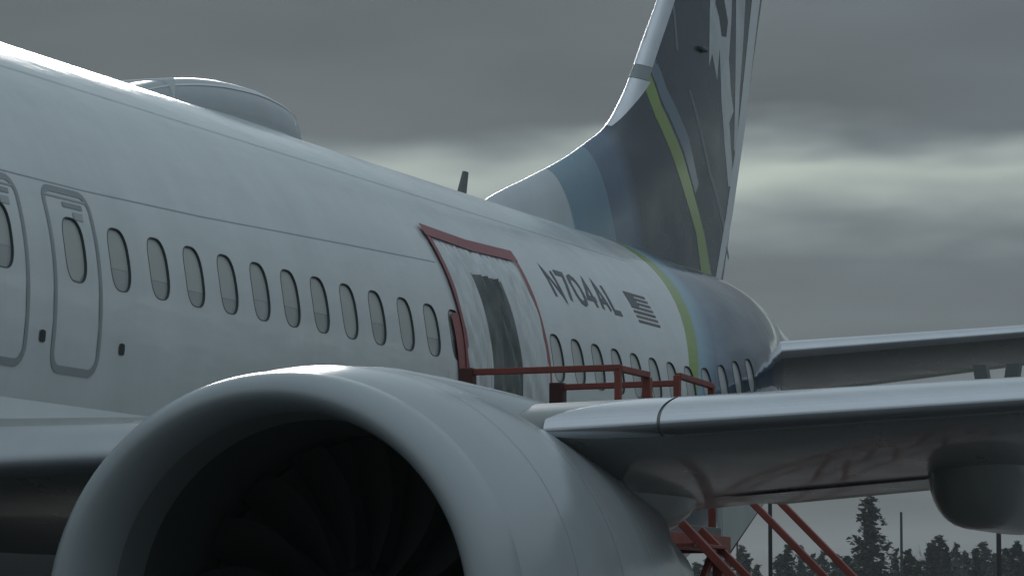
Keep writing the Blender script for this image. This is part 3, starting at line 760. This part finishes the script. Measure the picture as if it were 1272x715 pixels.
# ------------------------------------------------------------------ stabilisers
def stab(sg):
    ys = list(np.linspace(0.3, 7.0, 14)); us = [(0.5 * (1 - math.cos(PI * i / 24))) ** 1.2 for i in range(25)]
    def sp(y, u, s, off=0):
        le = 17.9 + (y - 1.0) * 0.72; c = 4.0 - (y - 1.0) * 0.46; z = 4.60 + (y - 1.0) * 0.118
        zz = naca(u, 0.095) * c; return Vector((le + c * u, -y * sg, z + s * zz - 0.02 * c * u))
    V = []
    for y in ys:
        V += [sp(y, u, -1) for u in us[::-1]] + [sp(y, u, 1) for u in us[1:]]
    nv = 49; f = grid_faces(len(ys), nv, cv=True, flip=sg < 0); f.append(tuple(range((len(ys) - 1) * nv, len(ys) * nv)))
    o = mesh('stabilizer', V, f, 'wing_grey', plane_root, sharp=60)
    V = []; k = 8
    for y in np.linspace(0.9, 6.9, 12):
        P = [sp(y, .018 * (q / k) ** 2, -1) for q in range(k, 0, -1)] + [sp(y, .07 * (q / k) ** 2, 1) for q in range(k + 1)]
        for q, p in enumerate(P):
            a = P[max(q - 1, 0)]; b = P[min(q + 1, len(P) - 1)]; nn = Vector((-(b.z - a.z), 0, b.x - a.x)).normalized()
            V.append(p + nn * (0.006 if 0 < q < len(P) - 1 else -0.003))
    mesh('leading_edge', V, grid_faces(12, 2 * k + 1, flip=sg < 0), 'bare_metal', o)
stab(1); stab(-1)

# ------------------------------------------------------------------ landing gear
def gear(x, y, wr, ww, zt, sp):
    g = tube('gear_strut', (x, y, wr * 0.8), (x, y, zt), 0.10, 0.12, 'gear_grey', plane_root)
    for s in (-1, 1):
        V = []; n = 40; pr_ = [(-.5, .45), (-.5, .85), (-.36, .97), (0, 1), (.36, .97), (.5, .85), (.5, .45)]
        for (a, r) in pr_:
            for k in range(n): q = 2 * PI * k / n; V.append((x + wr * r * math.cos(q), y + s * sp + a * ww, wr + wr * r * math.sin(q)))
        t = mesh('tyre', V, grid_faces(7, n, cv=True), 'rubber', g, sharp=45)
        tube('rim', (x, y + s * sp - ww * .4, wr), (x, y + s * sp + ww * .4, wr), wr * .46, wr * .46, 'gear_grey', g, 24)
gear(1.85, -2.86, 0.56, 0.40, 2.4, 0.43); gear(1.85, 2.86, 0.56, 0.40, 2.4, 0.43); gear(-15.8, 0, 0.34, 0.2, 1.6, 0.2)

# ------------------------------------------------------------------ doorway: cabin wall behind, plastic sheet and red tape
x0, x1, s0, s1 = OP
V = []
for off in (0.0, -0.16):
    for (u, s) in rrect(x0, x1, s0, s1, 0.005, 1): V.append(fus(u, s / RF, off))
n = len(V) // 2
rev = mesh('door_frame', V, [(i, (i + 1) % n, n + (i + 1) % n, n + i) for i in range(n)], 'insulation', plane_root, smooth=False)
V = []
for i in range(9):
    for j in range(13):
        u = x0 - .3 + (x1 - x0 + .6) * i / 8; s = s0 - .2 + (s1 - s0 + .4) * j / 12; V.append(fus(u, s / RF, -0.16 if (i in (0, 8) or j in (0, 12)) else -0.75))
mesh('cabin_wall', V, grid_faces(9, 13), 'cabin_grey', rev)
sheet = thing('plastic_sheet', 'crinkled plastic sheet taped with red tape over the open doorway in the white fuselage', 'plastic sheet', (7.1, -1.9, 3.6))
def par_keep(o, p): o.matrix_parent_inverse = Matrix.Translation(-p.location); return o
rs = random.Random(3)
def wrinkle(u, s):
    return 0.020 + 0.010 * math.sin(23 * u + 5 * math.sin(3.1 * s)) * math.cos(4.0 * s + 2 * u) + 0.006 * math.sin(51 * u - 9 * s) + 0.004 * math.sin(17 * s + 31 * u)
def sheetpatch(name, xa, xb, sa, sb, m, nu, ns, sag=0.0):
    V = []
    for i in range(nu):
        for j in range(ns):
            u = xa + (xb - xa) * i / (nu - 1); s = sa + (sb - sa) * j / (ns - 1)
            e = min(1, (u - 6.2) / .12, (8.1 - u) / .12, (1.09 - s) / .15, abs(u - 6.80) / .16 + .12, abs(u - 7.45) / .16 + .12); V.append(fus(u, s / RF, 0.006 + wrinkle(u, s) * max(e, .06) - sag * math.sin(PI * i / (nu - 1)) * math.sin(PI * j / (ns - 1))))
    return par_keep(mesh(name, V, grid_faces(nu, ns), m, sheet), sheet)
sheetpatch('sheet_panel', 6.24, 6.80, -0.80, 1.10, 'sheet_white', 40, 90)
sheetpatch('sheet_panel', 7.45, 8.07, -0.80, 1.10, 'sheet_white', 44, 90)
sheetpatch('sheet_panel', 6.80, 7.45, 0.83, 1.10, 'sheet_white', 46, 20)
sheetpatch('clear_film', 6.78, 7.47, -0.80, 0.845, 'clear_film', 46, 80, 0.012)
for (path, wd) in (([(6.22, -0.80), (6.235, 0.4), (6.215, 1.14)], 0.075), ([(8.075, -0.80), (8.06, 0.5), (8.12, 1.13)], 0.075), ([(6.16, 1.145), (7.1, 1.11), (8.16, 1.135)], 0.105)):
    par_keep(strip('tape', path, wd, 0.021 if wd > .1 else 0.018, 'tape_red', sheet), sheet)
par_keep(strip('tape', [(6.10, 0.46), (6.13, 0.10), (6.16, -0.2)], 0.16, 0.012, 'tape_red', sheet), sheet)

# ------------------------------------------------------------------ red maintenance stand behind the wing
st = thing('maintenance_stand', 'red steel work stand with guard rails and sloping stairs behind the wing', 'work stand', (6.3, -2.8, 0))
def K(o): return par_keep(o, st)
FZ = 2.42
K(box('platform', (6.4, -2.78, FZ), (2.5, 1.26, 0.06), 'grating', st))
for y in (-2.16, -3.40): K(bar('platform_beam', (5.1, y, FZ - .09), (7.7, y, FZ - .09), 0.08, 'stand_red', st, 0.12))
for x in (5.1, 7.7): K(bar('platform_beam', (x, -2.2, FZ - .09), (x, -3.36, FZ - .09), 0.08, 'stand_red', st, 0.12))
# front guard rail across, turning aft
K(bar('rail', (5.3, -2.24, 3.48), (5.3, -3.36, 3.485), 0.045, 'stand_red', st)); K(bar('rail', (5.3, -3.345, 3.48), (5.95, -3.345, 3.48), 0.045, 'stand_red', st))
K(bar('rail', (5.32, -2.24, 3.0), (5.32, -3.34, 3.0), 0.04, 'stand_red', st))
K(box('padded_bumper', (5.3, -2.235, 3.435), (0.10, 0.10, 0.15), 'stand_dark', st, 0.01))
for (x, y) in ((5.3, -3.34), (5.3, -2.26)): K(bar('rail_post', (x, y, FZ), (x, y, 3.48), 0.045, 'stand_red', st))
K(bar('rail_post', (5.95, -3.345, FZ), (5.95, -3.345, 3.46), 0.06, 'stand_red', st))
K(bar('rail_post', (5.97, -3.33, 3.36), (6.1, -3.33, 3.28), 0.05, 'stand_red', st))
# rear guard rail
K(bar('rail', (7.3, -2.2, 3.505), (7.3, -3.16, 3.515), 0.045, 'stand_red', st))
K(box('padded_bumper', (7.3, -2.215, 3.46), (0.10, 0.11, 0.16), 'stand_dark', st, 0.01))
K(bar('rail_post', (7.3, -3.15, FZ), (7.3, -3.15, 3.575), 0.05, 'stand_red', st)); K(bar('rail', (7.3, -3.16, 3.57), (8.15, -3.16, 3.55), 0.045, 'stand_red', st))
K(bar('rail_post', (8.15, -3.16, 3.56), (8.15, -3.16, FZ), 0.05, 'stand_red', st)); K(bar('rail_post', (7.3, -2.24, FZ), (7.3, -2.24, 3.5), 0.05, 'stand_red', st))
# legs
for x in (5.15, 7.65):
    for y in (-2.2, -3.36): K(bar('leg', (x, y, 0), (x, y, FZ), 0.08, 'stand_red', st))
for y in (-2.2, -3.36): K(bar('brace', (5.15, y + .05, .25), (7.65, y + .05, FZ - .15), 0.05, 'stand_red', st))
# stairs: sloping handrails, stringers, treads
def stair(x, m='stand_red', dz=0.0, wd=0.048): return K(bar('stair_rail', (x, -3.55, 3.12 + dz), (x, -6.1, 0.56 + dz), wd, m, st))
stair(6.0); stair(6.85)
K(bar('stair_stringer', (6.0, -3.44, 2.58), (6.0, -5.95, 0.0), 0.05, 'stand_red', st, 0.06))
for i in range(4):
    y = -4.6 - i * 0.42; z = 3.12 + (y + 3.55) * 1.004
    K(bar('stair_post', (6.0, y, z), (6.0, y - 0.22, z - 0.86 + 0.1), 0.04, 'stand_red', st)); K(bar('stair_post', (6.85, y, z), (6.85, y - 0.1, z - 0.62), 0.04, 'stand_red', st))
for i in range(9):
    t = (i + 0.5) / 9; K(box('tread', (6.42, -3.45 - 2.45 * t, 2.42 - 2.42 * t), (0.82, 0.16, 0.025), 'stand_red', st))
K(bar('stair_stringer', (6.85, -3.46, 2.42), (6.85, -5.9, -0.0 + .04), 0.04, 'stand_red', st, 0.05))
# grey triangular weather panel under the platform
V = [(7.55, -3.42, 2.76), (7.55, -3.42, 2.20), (9.0, -3.42, 2.82), (7.55, -3.38, 2.76), (7.55, -3.38, 2.20), (9.0, -3.38, 2.82)]
K(mesh('side_panel', V, [(0, 1, 2), (3, 5, 4), (0, 3, 4, 1), (1, 4, 5, 2), (2, 5, 3, 0)], 'panel_grey', st, smooth=False))
K(bar('panel_edge', (7.55, -3.40, 2.18), (9.02, -3.40, 2.83), 0.03, 'stand_dark', st)); K(bar('panel_edge', (7.55, -3.40, 2.16), (7.55, -3.40, 2.78), 0.03, 'gear_grey', st))
K(box('side_sheet', (5.4, -3.44, 2.55), (0.7, 0.02, 0.55), 'stand_red', st))

# ------------------------------------------------------------------ poles and trees
def ray(px, py):
    return (F + RT * ((px - 636) / FPX) - UP * ((py - 357.5) / FPX))
def ground_at(px, d):
    r = ray(px, 700); r.z = 0; r.normalize(); p = CAM + r * d; return Vector((p.x, p.y, 0))
def pole(px, d, h, r, label, arm=False):
    p = ground_at(px, d)
    t = thing('pole', label, 'pole', p)
    o = tube('mast', (0, 0, 0), (0, 0, h), r, r * .8, 'pole_dark', t, 10)
    V, f = box_v((0, 0, .15), (r * 4, r * 4, .3)); mesh('footing', V, f, 'concrete', t, smooth=False)
    if arm: tube('crossarm', (0, -.6, h - .3), (0, .6, h - .3), r * .5, r * .5, 'pole_dark', t, 8)
    return t
pole(957, 75, 5.6, 0.048, 'dark upright pole behind the red stand, its top hidden by the wing')
pole(1241, 95, 5.2, 0.075, 'short dark pole showing below the flap track fairing')
pole(1120, 260, 11.0, 0.11, 'thin far pole between the tall conifer and the bare tree')
pole(916, 280, 11.2, 0.09, 'thin far pole beside the grey panel of the stand')

def conifer_mesh(name, H, W, seed, n_whorl, ragged=0.25, base=0.06):
    r = random.Random(seed); V = []; f = []
    for i in range(n_whorl):
        t = i / (n_whorl - 1); z = H * (base + (0.985 - base) * t)
        wr = W / 2 * (1 - t) ** 0.72 * (0.55 + 0.45 * min(1, t / 0.15 + .5)) + 0.03 * W
        nb = max(4, int(9 * (1 - t) + 4)); ph = r.random() * 6.3
        gap = r.random() < 0.12
        for b in range(nb):
            g = ph + 2 * PI * b / nb + r.uniform(-.3, .3); L = wr * r.uniform(1 - ragged * 2, 1.12) * (0.55 if gap else 1)
            zz = z + r.uniform(-.02, .02) * H; dr = -0.18 * L + 0.1 * L * t
            dx, dy = math.cos(g), math.sin(g); m_ = max(3, int(L / (W * 0.045)))
            for q in range(m_):
                u = (q + 0.6) / m_; cx, cy, cz = dx * L * u, dy * L * u, zz + dr * u * u + r.uniform(-.012, .012) * H
                sz = H * 0.021 * r.uniform(.6, 1.6) * (1.15 - .5 * u)
                for k in range(6):
                    cx += r.uniform(-.02, .02) * W; cy += r.uniform(-.02, .02) * W; cz += r.uniform(-.012, .008) * H
                    a = r.random() * 6.3; tl = r.uniform(-.7, .5)
                    e1 = Vector((math.cos(a), math.sin(a), tl)) * sz; e2 = Vector((-math.sin(a), math.cos(a), r.uniform(-.6, .2))) * sz * .7
                    c0 = Vector((cx, cy, cz)); bI = len(V); V += [c0 - e1, c0 + e2 * .8, c0 + e1, c0 - e2]; f.append((bI, bI + 1, bI + 2, bI + 3))
    me = bpy.data.meshes.new(name); me.from_pydata([tuple(v) for v in V], [], f); return me
def trunk_mesh(H, r):
    n = 8; V = []
    for (z, q) in ((0, 1), (H * .5, .6), (H, .08)):
        for k in range(n): g = 2 * PI * k / n; V.append((r * q * math.cos(g), r * q * math.sin(g), z))
    me = bpy.data.meshes.new('trunk'); me.from_pydata(V, [], grid_faces(3, n, cv=True)); me.materials.append(MATS['bark']); return me
variants = []
for i in range(5):
    me = conifer_mesh('crown', 10, 6.0 + .7 * (i % 3), 20 + i, 38, 0.22 + .05 * i); me.materials.append(MATS['needles' if i % 2 else 'needles_dark']); variants.append((me, trunk_mesh(9.6, .16)))
def tree(me, tm, p, s, rz, label, group=None, sx=1.0, name='conifer_tree'):
    t = thing(name, label, 'tree', p, group); t.rotation_euler = (0, 0, rz); t.scale = (s * sx, s * sx, s)
    for nm, q in (('trunk', tm), ('crown', me)):
        o = bpy.data.objects.new(nm, q); C.objects.link(o); o.parent = t
    return t
big = conifer_mesh('crown', 13.6, 9.0, 91, 40, 0.30, 0.03); big.materials.append(MATS['needles_dark'])
tree(big, trunk_mesh(13.2, .3), ground_at(1081, 300), 1.0, 0.4, 'tallest dark conifer with ragged branches, standing above the far tree line')
TREETOPS = [(866, 700), (882, 690), (900, 686), (921, 680), (928, 690), (940, 702), (968, 692), (979, 676), (996, 680), (1010, 690), (1022, 686), (1040, 692), (1052, 690), (1064, 692), (1112, 688), (1128, 684), (1140, 700), (1157, 674), (1166, 668), (1176, 682), (1188, 676), (1200, 688), (1212, 680), (1223, 676), (1236, 690), (1250, 682), (1262, 676), (1272, 684), (1290, 680), (1310, 672), (1335, 684), (1360, 676), (1390, 686), (1420, 674), (1460, 682), (850, 694), (835, 700)]
rr = random.Random(5)
for i, (px, py) in enumerate(TREETOPS):
    d = rr.uniform(290, 360); r = ray(px, py); hh = math.hypot(r.x, r.y); top = CAM.z + r.z / hh * d
    me, tm = variants[i % 5]
    tree(me, tm, ground_at(px, d), top / 9.9, rr.random() * 6.3, 'dark conifer of the far tree line seen below the wing', 'conifers of the far tree line', rr.uniform(.75, 1.25))
# bare tree
def bare_tree(px, d, H, seed, label):
    r = random.Random(seed); V = []; f = []
    def seg(a, b, r0, r1):
        dd = (b - a).normalized(); u = Vector((1, 0, 0)) if abs(dd.x) < .8 else Vector((0, 1, 0)); s = dd.cross(u).normalized(); t = s.cross(dd); q = len(V); n = 4
        for (p, rad) in ((a, r0), (b, r1)):
            for k in range(n): g = 2 * PI * k / n; V.append(p + s * rad * math.cos(g) + t * rad * math.sin(g))
        for k in range(n): f.append((q + k, q + (k + 1) % n, q + n + (k + 1) % n, q + n + k))
    def grow(p, d_, L, rad, lev):
        e = p + d_ * L; seg(p, e, rad, rad * .68)
        if lev == 0: return
        for k in range(4 if lev > 1 else 5):
            q = (d_ + Vector((r.uniform(-.75, .75), r.uniform(-.75, .75), r.uniform(-.05, .45)))).normalized()
            grow(p + d_ * L * r.uniform(.45, 1), q, L * r.uniform(.55, .8), rad * .5, lev - 1)
    t = thing('bare_tree', label, 'tree', ground_at(px, d))
    tk = H * .28
    seg(Vector((0, 0, 0)), Vector((0, 0, tk)), H * .018, H * .014)
    mesh('trunk', list(V), list(f), 'bark', t); V.clear(); f.clear()
    for k in range(5): grow(Vector((0, 0, tk * r.uniform(.8, 1))), Vector((r.uniform(-.5, .5), r.uniform(-.5, .5), 1)).normalized(), H * .25, H * .009, 4)
    mesh('crown', V, f, 'twigs', t, smooth=False)
bare_tree(1150, 330, 13.0, 4, 'pale leafless tree with fine twigs behind the far conifers')
bare_tree(1178, 335, 11.5, 9, 'smaller leafless tree with fine twigs beside the flap track fairing')
# the continuous wood behind and around: one mass
def wood():
    r = random.Random(11); V = []; f = []
    for i in range(900):
        az = r.uniform(-0.12, 1.9); d = r.uniform(360, 430); a0 = math.atan2(F.y, F.x) - az + 0.0
        H = r.uniform(6.8, 9.6); cx, cy = CAM.x + d * math.cos(a0), CAM.y + d * math.sin(a0); Wd = r.uniform(2.5, 4.5)
        for k in range(7):
            z0 = H * (0.0 + k * .14); w0 = Wd * (1 - k / 7.5); ph = r.random() * 6; n = 6; b = len(V)
            for q in range(n): g = ph + 2 * PI * q / n; rr_ = w0 / 2 * r.uniform(.7, 1.3); V.append((cx + rr_ * math.cos(g), cy + rr_ * math.sin(g), z0 + r.uniform(-.3, .1)))
            V.append((cx + r.uniform(-.2, .2), cy, z0 + H * .26 if k < 6 else H))
            for q in range(n): f.append((b + q, b + (q + 1) % n, b + n))
    o = mesh('distant_wood', V, f, 'needles', None, smooth=False); o['kind'] = 'stuff'; o['label'] = 'dark mass of distant evergreen wood along the horizon'
wood()

# ------------------------------------------------------------------ damp winter air: one even box of haze round everything
V, f = box_v((120, -40, 29), (1240, 1240, 62))
hz = mesh('haze', V, f, None, None, smooth=False); hz['kind'] = 'stuff'
hm = bpy.data.materials.new('haze'); hm.use_nodes = True; t = hm.node_tree; t.nodes.clear()
ho = t.nodes.new('ShaderNodeOutputMaterial'); pv = t.nodes.new('ShaderNodeVolumePrincipled'); pv.inputs['Color'].default_value = (0.80, 0.85, 0.86, 1)
pv.inputs['Density'].default_value = 0.00045; pv.inputs['Anisotropy'].default_value = 0.2; t.links.new(pv.outputs[0], ho.inputs['Volume'])
hz.data.materials.append(hm)
